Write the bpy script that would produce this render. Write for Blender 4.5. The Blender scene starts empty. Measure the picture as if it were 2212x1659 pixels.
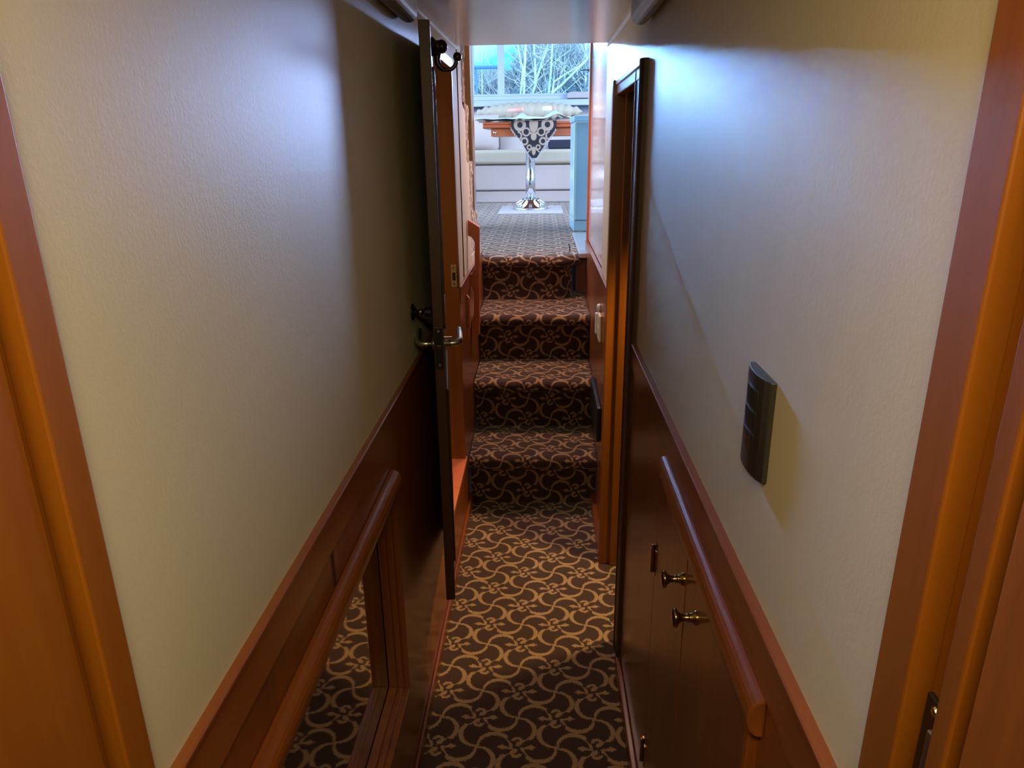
import bpy, bmesh, math, random
from mathutils import Vector, Matrix

scene = bpy.context.scene
COL = scene.collection
R = math.radians
PI = math.pi

# ------------------------------------------------------------------ camera
cam_data = bpy.data.cameras.new('camera')
cam = bpy.data.objects.new('camera', cam_data)
COL.objects.link(cam)
scene.camera = cam
cam_data.sensor_width = 36.0
cam_data.lens = 1530.0 / 2212.0 * 36.0
cam_data.clip_start = 0.02
cam_data.clip_end = 200
rot = Matrix(((0.99908, -0.00087, 0.04281),
              (0.04086, 0.31791, -0.94724),
              (-0.01278, 0.94812, 0.31766)))
cam.matrix_world = Matrix.Translation((0, 0, 1.6)) @ rot.to_4x4()

# ------------------------------------------------------------------ view, world, lights
scene.view_settings.view_transform = 'Standard'
scene.view_settings.look = 'None'
scene.view_settings.gamma = 1.0
scene.view_settings.exposure = 0.0
scene.view_settings.use_curve_mapping = False
scene.cycles.use_denoising = True
scene.cycles.max_bounces = 10
scene.cycles.diffuse_bounces = 6
scene.cycles.glossy_bounces = 6
scene.cycles.sample_clamp_indirect = 6.0

world = bpy.data.worlds.new('sky')
scene.world = world
world.use_nodes = True
wn = world.node_tree.nodes
wl = world.node_tree.links
wn.clear()
w_out = wn.new('ShaderNodeOutputWorld')
w_bg = wn.new('ShaderNodeBackground')
w_tc = wn.new('ShaderNodeTexCoord')
w_no = wn.new('ShaderNodeTexNoise')
w_no.inputs['Scale'].default_value = 9.0
w_no.inputs['Detail'].default_value = 5.0
w_ra = wn.new('ShaderNodeValToRGB')
w_ra.color_ramp.elements[0].position = 0.45
w_ra.color_ramp.elements[0].color = (0.06, 0.55, 1.0, 1)
w_ra.color_ramp.elements[1].position = 0.68
w_ra.color_ramp.elements[1].color = (0.5, 0.92, 1.0, 1)
wl.new(w_tc.outputs['Generated'], w_no.inputs['Vector'])
wl.new(w_no.outputs['Fac'], w_ra.inputs['Fac'])
wl.new(w_ra.outputs['Color'], w_bg.inputs['Color'])
w_bg.inputs['Strength'].default_value = 2.6
wl.new(w_bg.outputs['Background'], w_out.inputs['Surface'])


def area(name, loc, aim, sx, sy, power, color, spread=PI):
    d = bpy.data.lights.new(name, 'AREA')
    d.shape = 'RECTANGLE'
    d.size, d.size_y = sx, sy
    d.energy = power
    d.color = color
    d.spread = spread
    o = bpy.data.objects.new(name, d)
    COL.objects.link(o)
    o.location = loc
    o.rotation_euler = (Vector(aim) - Vector(loc)).to_track_quat('-Z', 'Y').to_euler()
    return o


# daylight in the salon's side windows, and two beams added for wall sheen
area('daylight_starboard', (1.72, 6.1, 2.45), (-0.3, 6.5, 1.2), 3.2, 0.9, 100, (0.66, 0.77, 1.0), R(156))
area('daylight_port', (-2.02, 6.1, 2.45), (0.2, 6.5, 1.2), 3.2, 0.9, 92, (0.68, 0.77, 1.0), R(170))
area('daylight_aft', (-0.60, 8.60, 2.82), (0.256, 0.85, 1.5), 0.7, 0.28, 3.9, (0.22, 0.46, 1.0), R(9))  # added narrow beam that makes the blue sheen on the right wall
area('daylight_starboard', (0.72, 7.40, 2.15), (-0.34, 0.62, 1.30), 0.26, 0.5, 1.35, (0.40, 0.55, 1.0), R(9))  # added beam for the left wall's sheen, no window stands here
# warm fill added over the stairs to brighten the treads, no lamp there
area('stair_lamp', (-0.03, 3.62, 2.22), (-0.03, 3.58, 0.5), 0.3, 0.3, 9.5, (1.0, 0.58, 0.44), R(120))
# the lamp of the cabin the photograph is taken from
area('cabin_lamp', (0.0, 0.02, 1.93), (0.0, 0.25, 0.9), 0.5, 0.3, 20, (1.0, 0.83, 0.43))
# the lamp of the side cabin
sp = bpy.data.lights.new('side_cabin_lamp', 'SPOT')
sp.energy = 95
sp.color = (1.0, 0.66, 0.25)
sp.spot_size = R(62)
sp.spot_blend = 0.5
sp.shadow_soft_size = 0.06
spo = bpy.data.objects.new('side_cabin_lamp', sp)
COL.objects.link(spo)
spo.location = (0.62, 2.22, 1.72)
spo.rotation_euler = (Vector((0.18, 2.22, 0.0)) - Vector((0.62, 2.22, 1.72))).to_track_quat('-Z', 'Y').to_euler()
# daylight of the porthole in the other cabin
area('porthole_daylight', (-1.3, 2.6, 1.5), (-0.35, 2.6, 0.5), 0.5, 0.4, 8, (1.0, 0.8, 0.66))
sun = bpy.data.lights.new('sun', 'SUN')
sun.energy = 4.0
sun.angle = R(1.0)
sun.color = (1.0, 0.93, 0.85)
suno = bpy.data.objects.new('sun', sun)
COL.objects.link(suno)
suno.rotation_euler = (R(52), 0, R(20))


# ------------------------------------------------------------------ node helpers
class X:
    """A value in a shader graph that can be added, multiplied and so on."""
    def __init__(s, nt, sock):
        s.nt, s.k = nt, sock

    def _op(s, op, *a):
        n = s.nt.nodes.new('ShaderNodeMath')
        n.operation = op
        for i, v in enumerate((s,) + a):
            if isinstance(v, X):
                s.nt.links.new(v.k, n.inputs[i])
            else:
                n.inputs[i].default_value = v
        return X(s.nt, n.outputs[0])

    def __add__(s, o): return s._op('ADD', o)
    __radd__ = __add__
    def __sub__(s, o): return s._op('SUBTRACT', o)
    def __rsub__(s, o): return s._op('MULTIPLY', -1.0)._op('ADD', o)
    def __mul__(s, o): return s._op('MULTIPLY', o)
    __rmul__ = __mul__
    def __truediv__(s, o): return s._op('DIVIDE', o)
    def abs(s): return s._op('ABSOLUTE')
    def sqrt(s): return s._op('SQRT')
    def round(s): return s._op('ROUND')
    def gt(s, o): return s._op('GREATER_THAN', o)
    def lt(s, o): return s._op('LESS_THAN', o)
    def min(s, o): return s._op('MINIMUM', o)
    def max(s, o): return s._op('MAXIMUM', o)
    def step(s, lo, hi):
        n = s.nt.nodes.new('ShaderNodeMapRange')
        n.interpolation_type = 'SMOOTHSTEP'
        s.nt.links.new(s.k, n.inputs['Value'])
        n.inputs['From Min'].default_value = lo
        n.inputs['From Max'].default_value = hi
        return X(s.nt, n.outputs['Result'])


def hyp(x, y):
    return (x * x + y * y).sqrt()


def mix(a, b, t):
    return a + (b - a) * t


def new_mat(name):
    m = bpy.data.materials.new(name)
    m.use_nodes = True
    nt = m.node_tree
    return m, nt, nt.nodes['Principled BSDF']


def noise(nt, coord, scale, detail=3.0, rough=0.55, stretch=(1, 1, 1)):
    mp = nt.nodes.new('ShaderNodeMapping')
    mp.inputs['Scale'].default_value = stretch
    nt.links.new(coord, mp.inputs['Vector'])
    n = nt.nodes.new('ShaderNodeTexNoise')
    n.inputs['Scale'].default_value = scale
    n.inputs['Detail'].default_value = detail
    n.inputs['Roughness'].default_value = rough
    nt.links.new(mp.outputs['Vector'], n.inputs['Vector'])
    return n.outputs['Fac']


def ramp(nt, fac, stops):
    r = nt.nodes.new('ShaderNodeValToRGB')
    e = r.color_ramp.elements
    while len(e) < len(stops):
        e.new(0.5)
    for q, (p, c) in zip(e, stops):
        q.position = p
        q.color = (*c, 1)
    nt.links.new(fac, r.inputs['Fac'])
    return r.outputs['Color']


def bump(nt, bsdf, fac, strength, dist):
    b = nt.nodes.new('ShaderNodeBump')
    b.inputs['Strength'].default_value = strength
    b.inputs['Distance'].default_value = dist
    nt.links.new(fac, b.inputs['Height'])
    nt.links.new(b.outputs['Normal'], bsdf.inputs['Normal'])


def coords(nt, which='Object'):
    return nt.nodes.new('ShaderNodeTexCoord').outputs[which]


def plain(name, col, rough=0.5, metal=0.0, spec=0.5, grain=0.0, scale=60.0, var=0.12):
    m, nt, b = new_mat(name)
    c = coords(nt)
    f = noise(nt, c, scale)
    lo = tuple(v * (1 - var) for v in col)
    hi = tuple(min(1.0, v * (1 + var)) for v in col)
    nt.links.new(ramp(nt, f, [(0.3, lo), (0.7, hi)]), b.inputs['Base Color'])
    b.inputs['Roughness'].default_value = rough
    b.inputs['Metallic'].default_value = metal
    b.inputs['Specular IOR Level'].default_value = spec
    if grain:
        bump(nt, b, f, grain, 0.002)
    return m


def wood(name, axis, dark, mid, lite, rough=0.3, coat=0.25):
    """Cherry veneer with its grain along one axis."""
    m, nt, b = new_mat(name)
    c = coords(nt)
    st = [26.0, 26.0, 26.0]
    st[axis] = 1.1
    f = noise(nt, c, 1.0, 6.0, 0.6, st)
    st2 = [4.0, 4.0, 4.0]
    st2[axis] = 0.35
    g = noise(nt, c, 1.0, 2.0, 0.5, st2)
    t = (X(nt, f) * 0.55 + X(nt, g) * 0.45)
    nt.links.new(ramp(nt, t.k, [(0.3, dark), (0.5, mid), (0.72, lite)]), b.inputs['Base Color'])
    b.inputs['Roughness'].default_value = rough
    b.inputs['Coat Weight'].default_value = coat
    b.inputs['Coat Roughness'].default_value = 0.16
    bump(nt, b, f, 0.05, 0.001)
    return m


def vinyl(name, col, rough=0.42, strength=0.25, spec=0.6):
    m, nt, b = new_mat(name)
    c = coords(nt)
    f = noise(nt, c, 230.0, 4.0, 0.6)
    g = noise(nt, c, 1.0, 3.0, 0.6, (70, 70, 9))
    h = noise(nt, c, 1.4, 2.0)
    lo = tuple(v * 0.95 for v in col)
    hi = tuple(min(1, v * 1.04) for v in col)
    nt.links.new(ramp(nt, h, [(0.3, lo), (0.7, hi)]), b.inputs['Base Color'])
    b.inputs['Roughness'].default_value = rough
    b.inputs['Specular IOR Level'].default_value = spec
    bump(nt, b, (X(nt, f) * 0.65 + X(nt, g) * 0.35).k, strength, 0.0016)
    return m


def carpet(name, base, motif):
    """Dark pile with a lattice of pinwheel blossoms joined by scrolls."""
    m, nt, b = new_mat(name)
    uv = nt.nodes.new('ShaderNodeUVMap')
    wob = nt.nodes.new('ShaderNodeTexNoise')
    wob.inputs['Scale'].default_value = 300.0
    wob.inputs['Detail'].default_value = 1.0
    nt.links.new(uv.outputs['UV'], wob.inputs['Vector'])
    sp = nt.nodes.new('ShaderNodeSeparateXYZ')
    nt.links.new(uv.outputs['UV'], sp.inputs[0])
    wsp = nt.nodes.new('ShaderNodeSeparateColor')
    nt.links.new(wob.outputs['Color'], wsp.inputs[0])
    x = (X(nt, sp.outputs[0]) - 0.041) * (1 / 0.1125) + (X(nt, wsp.outputs[0]) - 0.5) * 0.11
    y = (X(nt, sp.outputs[1]) - 2.101) * (1 / 0.108) + (X(nt, wsp.outputs[1]) - 0.5) * 0.11

    def local(px, py):
        a = (px + py) * 0.5
        c = (px - py) * 0.5
        a = a - a.round()
        c = c - c.round()
        return a + c, a - c

    def fold4(px, py):
        same = (px * py).gt(0.0)
        ax, ay = px.abs(), py.abs()
        return mix(ay, ax, same), mix(ax, ay, same)

    # scrolls as they leave a crossing
    cx, cy = local(x + 1.0, y)
    qx, qy = fold4(cx, cy)
    wid = (qx - 0.45) * (qx - 0.45) * -0.13 + 0.062
    d1 = (hyp(qx - 0.434, qy - 0.016) - 0.425).abs() - wid
    # scrolls as they reach a blossom
    fx, fy = local(x, y)
    qx, qy = fold4(fx, fy)
    wid = (qy - 0.55) * (qy - 0.55) * -0.13 + 0.062
    d2 = (hyp(qx - 0.016, qy - 0.566) - 0.425).abs() - wid
    d2 = d2.max((qy - 0.24) * -1.0)
    # blossom: two curls and two leaves
    s = fy.gt(0.0) * 2.0 - 1.0
    hx, hy = fx * s, fy * s
    d3 = (hyp(hx - 0.01, hy - 0.19) - 0.105).abs() - 0.042
    d3 = d3.max(((hx + 0.02) * -1.0).min((hy - 0.2) * -1.0))
    lx, ly = fx.abs(), fy
    d4 = ((lx - 0.36).abs() * 0.55 + ly.abs() * 0.9) - 0.075
    d5 = ((lx - 0.2).abs() - 0.1).max((ly + 0.03).abs() - 0.026)
    d = d1.min(d2).min(d3).min(d4).min(d5)
    mask = d.step(0.012, -0.012)
    pile = noise(nt, uv.outputs['UV'], 420.0, 2.0, 0.7)
    mxn = nt.nodes.new('ShaderNodeMix')
    mxn.data_type = 'RGBA'
    nt.links.new(mask.k, mxn.inputs['Factor'])
    dk = tuple(v * 0.55 for v in base)
    lt = tuple(v * 1.5 for v in base)
    nt.links.new(ramp(nt, pile, [(0.3, dk), (0.7, lt)]), mxn.inputs['A'])
    dk = tuple(v * 0.75 for v in motif)
    lt = tuple(v * 1.2 for v in motif)
    nt.links.new(ramp(nt, pile, [(0.3, dk), (0.7, lt)]), mxn.inputs['B'])
    nt.links.new(mxn.outputs['Result'], b.inputs['Base Color'])
    b.inputs['Roughness'].default_value = 0.95
    b.inputs['Specular IOR Level'].default_value = 0.1
    nt.links.new((mask * 0.65 + 0.35).k, b.inputs['Sheen Weight'])
    b.inputs['Sheen Roughness'].default_value = 0.35
    bump(nt, b, (X(nt, pile) + mask * 0.5).k, 0.5, 0.003)
    return m


def damask(name):
    """Black runner cloth with mirrored tan scrolls (object x across, z up)."""
    m, nt, b = new_mat(name)
    sp = nt.nodes.new('ShaderNodeSeparateXYZ')
    nt.links.new(coords(nt), sp.inputs[0])
    x = (X(nt, sp.outputs[0])).abs() * (1 / 0.2)
    y = X(nt, sp.outputs[2]) * (1 / 0.2)     # 0 at the table edge, about -1.5 at the tip

    def ring(cx, cy, r, w, ax=None, ay=None):
        q = (hyp(x - cx, y - cy) - r).abs() - w
        return q

    def disc(cx, cy, r, sx=1.0, sy=1.0):
        return hyp((x - cx) * (1 / sx), (y - cy) * (1 / sy)) - r
    d = ring(0.62, -0.16, 0.2, 0.075)
    d = d.min(disc(0.0, -0.1, 0.2, 1.0, 2.0))
    d = d.min(ring(0.34, -0.46, 0.16, 0.035))
    d = d.min(disc(0.0, -0.66, 0.13, 1.0, 1.3))
    d = d.min(ring(0.72, -0.62, 0.16, 0.035).max((x - 0.72)))
    d = d.min(ring(0.42, -0.86, 0.14, 0.04))
    d = d.min(((x * 0.8 + y + 1.12).abs() - 0.035).max(x - 0.5))
    d = d.min(disc(0.12, -0.52, 0.05))
    d = d.min(disc(0.0, -1.28, 0.09, 1.0, 2.0))
    d = d.min(ring(0.2, -1.12, 0.09, 0.03))
    mask = d.step(0.015, -0.015)
    mxn = nt.nodes.new('ShaderNodeMix')
    mxn.data_type = 'RGBA'
    nt.links.new(mask.k, mxn.inputs['Factor'])
    mxn.inputs['A'].default_value = (0.012, 0.012, 0.022, 1)
    mxn.inputs['B'].default_value = (0.42, 0.33, 0.27, 1)
    nt.links.new(mxn.outputs['Result'], b.inputs['Base Color'])
    b.inputs['Roughness'].default_value = 0.7
    return m


# ------------------------------------------------------------------ materials
CH = ((0.11, 0.027, 0.005), (0.21, 0.056, 0.010), (0.29, 0.088, 0.016))
M = {}
M['wood_x'] = wood('cherry_x', 0, *CH)
M['wood_y'] = wood('cherry_y', 1, *CH)
M['wood_z'] = wood('cherry_z', 2, *CH)
JB = ((0.13, 0.034, 0.002), (0.24, 0.068, 0.003), (0.32, 0.10, 0.006))
M['jamb'] = wood('cherry_jamb', 2, *JB, rough=0.4, coat=0.1)
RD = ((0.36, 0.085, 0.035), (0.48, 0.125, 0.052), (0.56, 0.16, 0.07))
M['wood_red'] = wood('cherry_sunlit_room', 2, *RD, rough=0.3, coat=0.3)  # same cherry as the wainscot, lit brightness put into its colour
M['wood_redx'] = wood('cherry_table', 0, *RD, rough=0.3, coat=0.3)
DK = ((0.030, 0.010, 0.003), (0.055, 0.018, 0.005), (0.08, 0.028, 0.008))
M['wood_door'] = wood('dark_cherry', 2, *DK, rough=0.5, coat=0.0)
M['vinyl'] = vinyl('cream_vinyl', (0.60, 0.52, 0.36), rough=0.52, strength=0.36)
M['vinyl_ceiling'] = vinyl('ceiling_vinyl', (0.80, 0.77, 0.78), rough=0.20, strength=0.06, spec=0.8)
M['vinyl_pad'] = vinyl('valance_vinyl', (0.42, 0.38, 0.33), rough=0.35, strength=0.1)
M['lacquer'] = plain('pale_lacquer', (0.60, 0.54, 0.56), rough=0.12, spec=0.8, var=0.03, scale=3)
M['salon_vinyl'] = plain('salon_vinyl', (0.62, 0.62, 0.64), rough=0.5, var=0.03, scale=5)
M['carpet'] = carpet('scroll_carpet', (0.055, 0.031, 0.026), (0.34, 0.21, 0.11))
M['carpet_salon'] = M['carpet']
M['steel'] = plain('brushed_steel', (0.62, 0.60, 0.56), rough=0.28, metal=1.0, var=0.05)
M['chrome'] = plain('chrome', (0.8, 0.83, 0.86), rough=0.08, metal=1.0, var=0.02)
M['brass'] = plain('aged_brass', (0.45, 0.30, 0.12), rough=0.2, metal=1.0, var=0.06)
M['bronze'] = plain('dark_bronze', (0.05, 0.04, 0.035), rough=0.3, metal=0.7, var=0.1)
M['plate_brass'] = plain('pale_brass_plate', (0.72, 0.52, 0.22), rough=0.4, metal=0.8, var=0.05)
M['black'] = plain('black_plastic', (0.012, 0.012, 0.014), rough=0.4, var=0.2)
M['rubber'] = plain('black_rubber', (0.008, 0.008, 0.009), rough=0.35, var=0.2)
M['hole'] = plain('dark_recess', (0.02, 0.006, 0.004), rough=0.8, var=0.1)
M['switch_metal'] = plain('switch_grey', (0.12, 0.115, 0.105), rough=0.3, metal=0.85, var=0.05)
M['switch_key'] = plain('switch_key', (0.03, 0.032, 0.033), rough=0.2, metal=0.3, var=0.05)
M['ivory'] = plain('ivory_plastic', (0.80, 0.68, 0.50), rough=0.35, var=0.03)
M['white'] = plain('white_paint', (0.78, 0.82, 0.86), rough=0.35, var=0.02)
M['frame_white'] = plain('window_frame_paint', (0.44, 0.53, 0.68), rough=0.4, var=0.02)  # white frame, blue of the daylight put into its colour
M['cabinet_blue'] = plain('pale_blue_enamel', (0.38, 0.72, 1.0), rough=0.25, var=0.03, scale=4)  # white cabinet with the cyan daylight put into its colour
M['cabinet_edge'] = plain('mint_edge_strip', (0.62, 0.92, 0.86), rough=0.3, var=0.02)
M['alu'] = plain('aluminium_strip', (0.75, 0.78, 0.84), rough=0.3, metal=0.8, var=0.03)
M['sofa'] = vinyl('sofa_leather', (0.52, 0.45, 0.45), rough=0.5, strength=0.15, spec=0.4)
M['sofa_back'] = vinyl('sofa_back_leather', (0.50, 0.46, 0.38), rough=0.45, strength=0.15, spec=0.4)
M['mat'] = plain('floor_plate', (0.42, 0.39, 0.43), rough=0.6, var=0.03)
M['runner'] = damask('damask')
M['bead'] = plain('glass_bead', (0.55, 0.6, 0.72), rough=0.1, metal=0.4, var=0.1)
M['sheet'] = plain('white_plastic_sheet', (0.52, 0.60, 0.68), rough=0.25, var=0.06, scale=20)
M['pink'] = plain('pink_wrap', (0.60, 0.34, 0.28), rough=0.4, var=0.05)
M['bark'] = plain('pale_bark', (0.62, 0.62, 0.62), rough=0.9, var=0.2, scale=6)
M['twig'] = plain('twig', (0.30, 0.32, 0.38), rough=0.9, var=0.5, scale=3)
M['ground'] = plain('leaf_litter', (0.30, 0.31, 0.34), rough=0.95, var=0.45, scale=2.2)
M['rail_paint'] = plain('deck_rail', (0.10, 0.22, 0.42), rough=0.4, var=0.05)
M['dark_cloth'] = plain('navy_cloth', (0.02, 0.022, 0.05), rough=0.8, var=0.2)
M['hull'] = plain('hull_liner', (0.25, 0.2, 0.16), rough=0.8, var=0.05)


def mirror_mat():
    m, nt, b = new_mat('mirror_glass')
    f = noise(nt, coords(nt), 3.0)
    nt.links.new(ramp(nt, f, [(0.2, (0.52, 0.50, 0.48)), (0.8, (0.56, 0.54, 0.52))]), b.inputs['Base Color'])
    b.inputs['Metallic'].default_value = 1.0
    b.inputs['Roughness'].default_value = 0.03
    return m


def glass_mat():
    m = bpy.data.materials.new('window_glass')
    m.use_nodes = True
    nt = m.node_tree
    nt.nodes.clear()
    o = nt.nodes.new('ShaderNodeOutputMaterial')
    t = nt.nodes.new('ShaderNodeBsdfTransparent')
    t.inputs['Color'].default_value = (0.93, 0.98, 1.0, 1)
    g = nt.nodes.new('ShaderNodeBsdfGlossy')
    g.inputs['Roughness'].default_value = 0.02
    fr = nt.nodes.new('ShaderNodeFresnel')
    fr.inputs['IOR'].default_value = 1.45
    mx = nt.nodes.new('ShaderNodeMixShader')
    nt.links.new(fr.outputs[0], mx.inputs[0])
    nt.links.new(t.outputs[0], mx.inputs[1])
    nt.links.new(g.outputs[0], mx.inputs[2])
    nt.links.new(mx.outputs[0], o.inputs['Surface'])
    return m


M['mirror'] = mirror_mat()
M['glass'] = glass_mat()


# ------------------------------------------------------------------ mesh helpers
class MB:
    def __init__(s):
        s.bm = bmesh.new()
        s.uv = None

    def face(s, vs):
        try:
            return s.bm.faces.new(vs)
        except ValueError:
            return None

    def box(s, x0, x1, y0, y1, z0, z1):
        v = [s.bm.verts.new((x, y, z)) for x in (x0, x1) for y in (y0, y1) for z in (z0, z1)]
        for f in ((0, 1, 3, 2), (4, 6, 7, 5), (0, 4, 5, 1), (2, 3, 7, 6), (0, 2, 6, 4), (1, 5, 7, 3)):
            s.face([v[i] for i in f])
        return s

    def prism(s, pts, axis, a, b):
        """Extrude a closed outline along an axis. Outline coords are the other two axes in order."""
        def P(u, v, w):
            return {0: (w, u, v), 1: (u, w, v), 2: (u, v, w)}[axis]
        A = [s.bm.verts.new(P(u, v, a)) for u, v in pts]
        B = [s.bm.verts.new(P(u, v, b)) for u, v in pts]
        n = len(pts)
        s.face(A[::-1])
        s.face(B)
        for i in range(n):
            s.face([A[i], A[(i + 1) % n], B[(i + 1) % n], B[i]])
        return s

    def lathe(s, prof, origin, axis, seg=20):
        """Revolve (radius, height) pairs about an axis direction through origin."""
        ax = Vector(axis).normalized()
        q = ax.to_track_quat('Z', 'Y')
        o = Vector(origin)
        rings = []
        for r, h in prof:
            if r <= 1e-6:
                rings.append([s.bm.verts.new(o + q @ Vector((0, 0, h)))])
            else:
                rings.append([s.bm.verts.new(o + q @ Vector((r * math.cos(2 * PI * k / seg), r * math.sin(2 * PI * k / seg), h))) for k in range(seg)])
        for A, B in zip(rings, rings[1:]):
            for k in range(seg):
                k2 = (k + 1) % seg
                if len(A) == 1 and len(B) > 1:
                    s.face([A[0], B[k], B[k2]])
                elif len(B) == 1 and len(A) > 1:
                    s.face([A[k], A[k2], B[0]])
                elif len(A) > 1:
                    s.face([A[k], A[k2], B[k2], B[k]])
        return s

    def tube(s, pts, rad, seg=10, cap=True):
        pts = [Vector(p) for p in pts]
        n = len(pts)
        rads = rad if isinstance(rad, (list, tuple)) else [rad] * n
        rings = []
        up = Vector((0.03, 0.05, 1)).normalized()
        for i, p in enumerate(pts):
            t = (pts[min(i + 1, n - 1)] - pts[max(i - 1, 0)]).normalized()
            if abs(t.dot(up)) > 0.97:
                up = Vector((1, 0.04, 0.02)).normalized()
            a = t.cross(up).normalized()
            c = a.cross(t)
            rings.append([s.bm.verts.new(p + (a * math.cos(2 * PI * k / seg) + c * math.sin(2 * PI * k / seg)) * rads[i]) for k in range(seg)])
        for A, B in zip(rings, rings[1:]):
            for k in range(seg):
                s.face([A[k], A[(k + 1) % seg], B[(k + 1) % seg], B[k]])
        if cap:
            s.face(rings[0][::-1])
            s.face(rings[-1])
        return s

    def grid(s, fn, nu, nv, uvfn=None):
        if uvfn and s.uv is None:
            s.uv = s.bm.loops.layers.uv.new('UVMap')
        V = [[s.bm.verts.new(fn(i / nu, j / nv)) for j in range(nv + 1)] for i in range(nu + 1)]
        for i in range(nu):
            for j in range(nv):
                f = s.face([V[i][j], V[i + 1][j], V[i + 1][j + 1], V[i][j + 1]])
                if uvfn and f:
                    for l, (a, b) in zip(f.loops, ((i, j), (i + 1, j), (i + 1, j + 1), (i, j + 1))):
                        l[s.uv].uv = uvfn(a / nu, b / nv)
        return s

    def done(s, name, mat, parent=None, bevel=0.0, seg=2, smooth=False, solid=0.0, fix=True, origin=None, sub=0):
        bm = s.bm
        if fix:
            bmesh.ops.recalc_face_normals(bm, faces=bm.faces[:])
        o0 = Vector((0, 0, 0))
        if parent is not None:
            o0 = BASE.get(parent.name, Vector((0, 0, 0)))
        elif origin is not None:
            o0 = Vector(origin)
        elif len(bm.verts):
            xs = [v.co for v in bm.verts]
            o0 = Vector(((min(v.x for v in xs) + max(v.x for v in xs)) / 2, (min(v.y for v in xs) + max(v.y for v in xs)) / 2, min(v.z for v in xs)))
        for v in bm.verts:
            v.co -= o0
        me = bpy.data.meshes.new(name)
        bm.to_mesh(me)
        bm.free()
        me.materials.append(M[mat])
        ob = bpy.data.objects.new(name, me)
        COL.objects.link(ob)
        if parent is not None:
            ob.parent = parent
        else:
            ob.location = o0
        BASE[ob.name] = o0
        if smooth:
            for p in me.polygons:
                p.use_smooth = True
        if solid:
            md = ob.modifiers.new('thick', 'SOLIDIFY')
            md.thickness = solid
            md.offset = 0
        if bevel:
            md = ob.modifiers.new('round', 'BEVEL')
            md.width = bevel
            md.segments = seg
            md.limit_method = 'ANGLE'
            md.angle_limit = R(40)
        if sub:
            md = ob.modifiers.new('sub', 'SUBSURF')
            md.levels = sub
            md.render_levels = sub
        return ob


BASE = {}


def empty(name, loc):
    o = bpy.data.objects.new(name, None)
    o.empty_display_size = 0.1
    COL.objects.link(o)
    o.location = loc
    BASE[o.name] = Vector(loc)
    return o


def tag(o, label, cat=None, group=None, kind=None):
    o['label'] = label
    if cat:
        o['category'] = cat
    if group:
        o['group'] = group
    if kind:
        o['kind'] = kind
    return o


def struct(o, label):
    return tag(o, label, None, None, 'structure')


def box_obj(name, mat, b, parent=None, bevel=0.0, **k):
    return MB().box(*b).done(name, mat, parent, bevel, **k)


def arc(cx, cy, r, a0, a1, n):
    return [(cx + r * math.cos(R(a0 + (a1 - a0) * i / n)), cy + r * math.sin(R(a0 + (a1 - a0) * i / n))) for i in range(n + 1)]


XL, XR = -0.342, 0.256        # faces of the vinyl walls
PL, PR = -0.338, 0.249        # faces of the wooden wainscot


def ceil_z(y):
    return 1.925 + 0.0165 * y


# ------------------------------------------------------------------ corridor shell
m = MB()
m.uv = m.bm.loops.layers.uv.new('UVMap')
f = m.face([m.bm.verts.new(p) for p in ((-1.95, -1.6, 0), (1.65, -1.6, 0), (1.65, 3.05, 0), (-1.95, 3.05, 0))])
for l in f.loops:
    l[m.uv].uv = (l.vert.co.x, l.vert.co.y)
struct(m.done('floor', 'carpet', fix=False), 'dark brown carpet with tan scrolls and blossoms on the corridor floor')

m = MB()
prof = [(-1.6, ceil_z(0)), (0.3, ceil_z(0.3)), (3.02, ceil_z(3.02)), (3.07, ceil_z(3.07) + 0.008), (3.09, ceil_z(3.07) + 0.035), (3.09, 2.4), (-1.6, 2.4)]
m.prism(prof, 0, -1.95, 1.65)
struct(m.done('ceiling', 'vinyl_ceiling', bevel=0.012), 'smooth vinyl ceiling of the low corridor')

m = MB()
m.box(XL - 0.03, XL, 0.466, 2.24, 1.02, 2.02)
m.box(XL - 0.03, XL, 2.24, 2.862, 1.91, 2.02)
st = [(2.862, 1.02), (3.95, 1.02), (3.95, 1.10), (3.44, 1.10), (3.44, 1.275), (3.43, 1.285), (3.43, 1.525), (3.33, 1.545), (3.33, 1.75), (3.24, 1.77), (3.21, 1.79), (3.21, 2.6), (2.862, 2.6)]
struct(m.done('wall_left', 'vinyl'), 'cream vinyl upper wall on the left of the corridor')
struct(MB().prism(st, 0, XL - 0.004, XL).done('wall_left', 'vinyl'), 'pale vinyl panel with a stepped edge along the side stair')

m = MB()
m.box(XR, XR + 0.03, 0.446, 1.88, 1.02, 2.02)
m.box(XR, XR + 0.03, 1.88, 2.53, 1.80, 2.02)
m.box(XR, XR + 0.03, 2.53, 3.09, 1.02, 2.02)
struct(m.done('wall_right', 'vinyl'), 'cream vinyl upper wall on the right with a blue daylight sheen')

struct(box_obj('wall_right', 'lacquer', (0.262, 0.29, 3.145, 4.11, 1.09, 3.05)), 'pale glossy lacquered wall beside the top of the stairs')
struct(box_obj('trim_1', 'black', (0.266, 0.29, 3.09, 3.145, 1.09, 2.6)), 'thin black joint between the vinyl wall and the lacquered wall')
struct(box_obj('trim_2', 'wood_red', (0.250, 0.292, 4.11, 4.135, 1.02, 3.05), bevel=0.004), 'orange wooden edge strip at the end of the lacquered wall')

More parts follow.
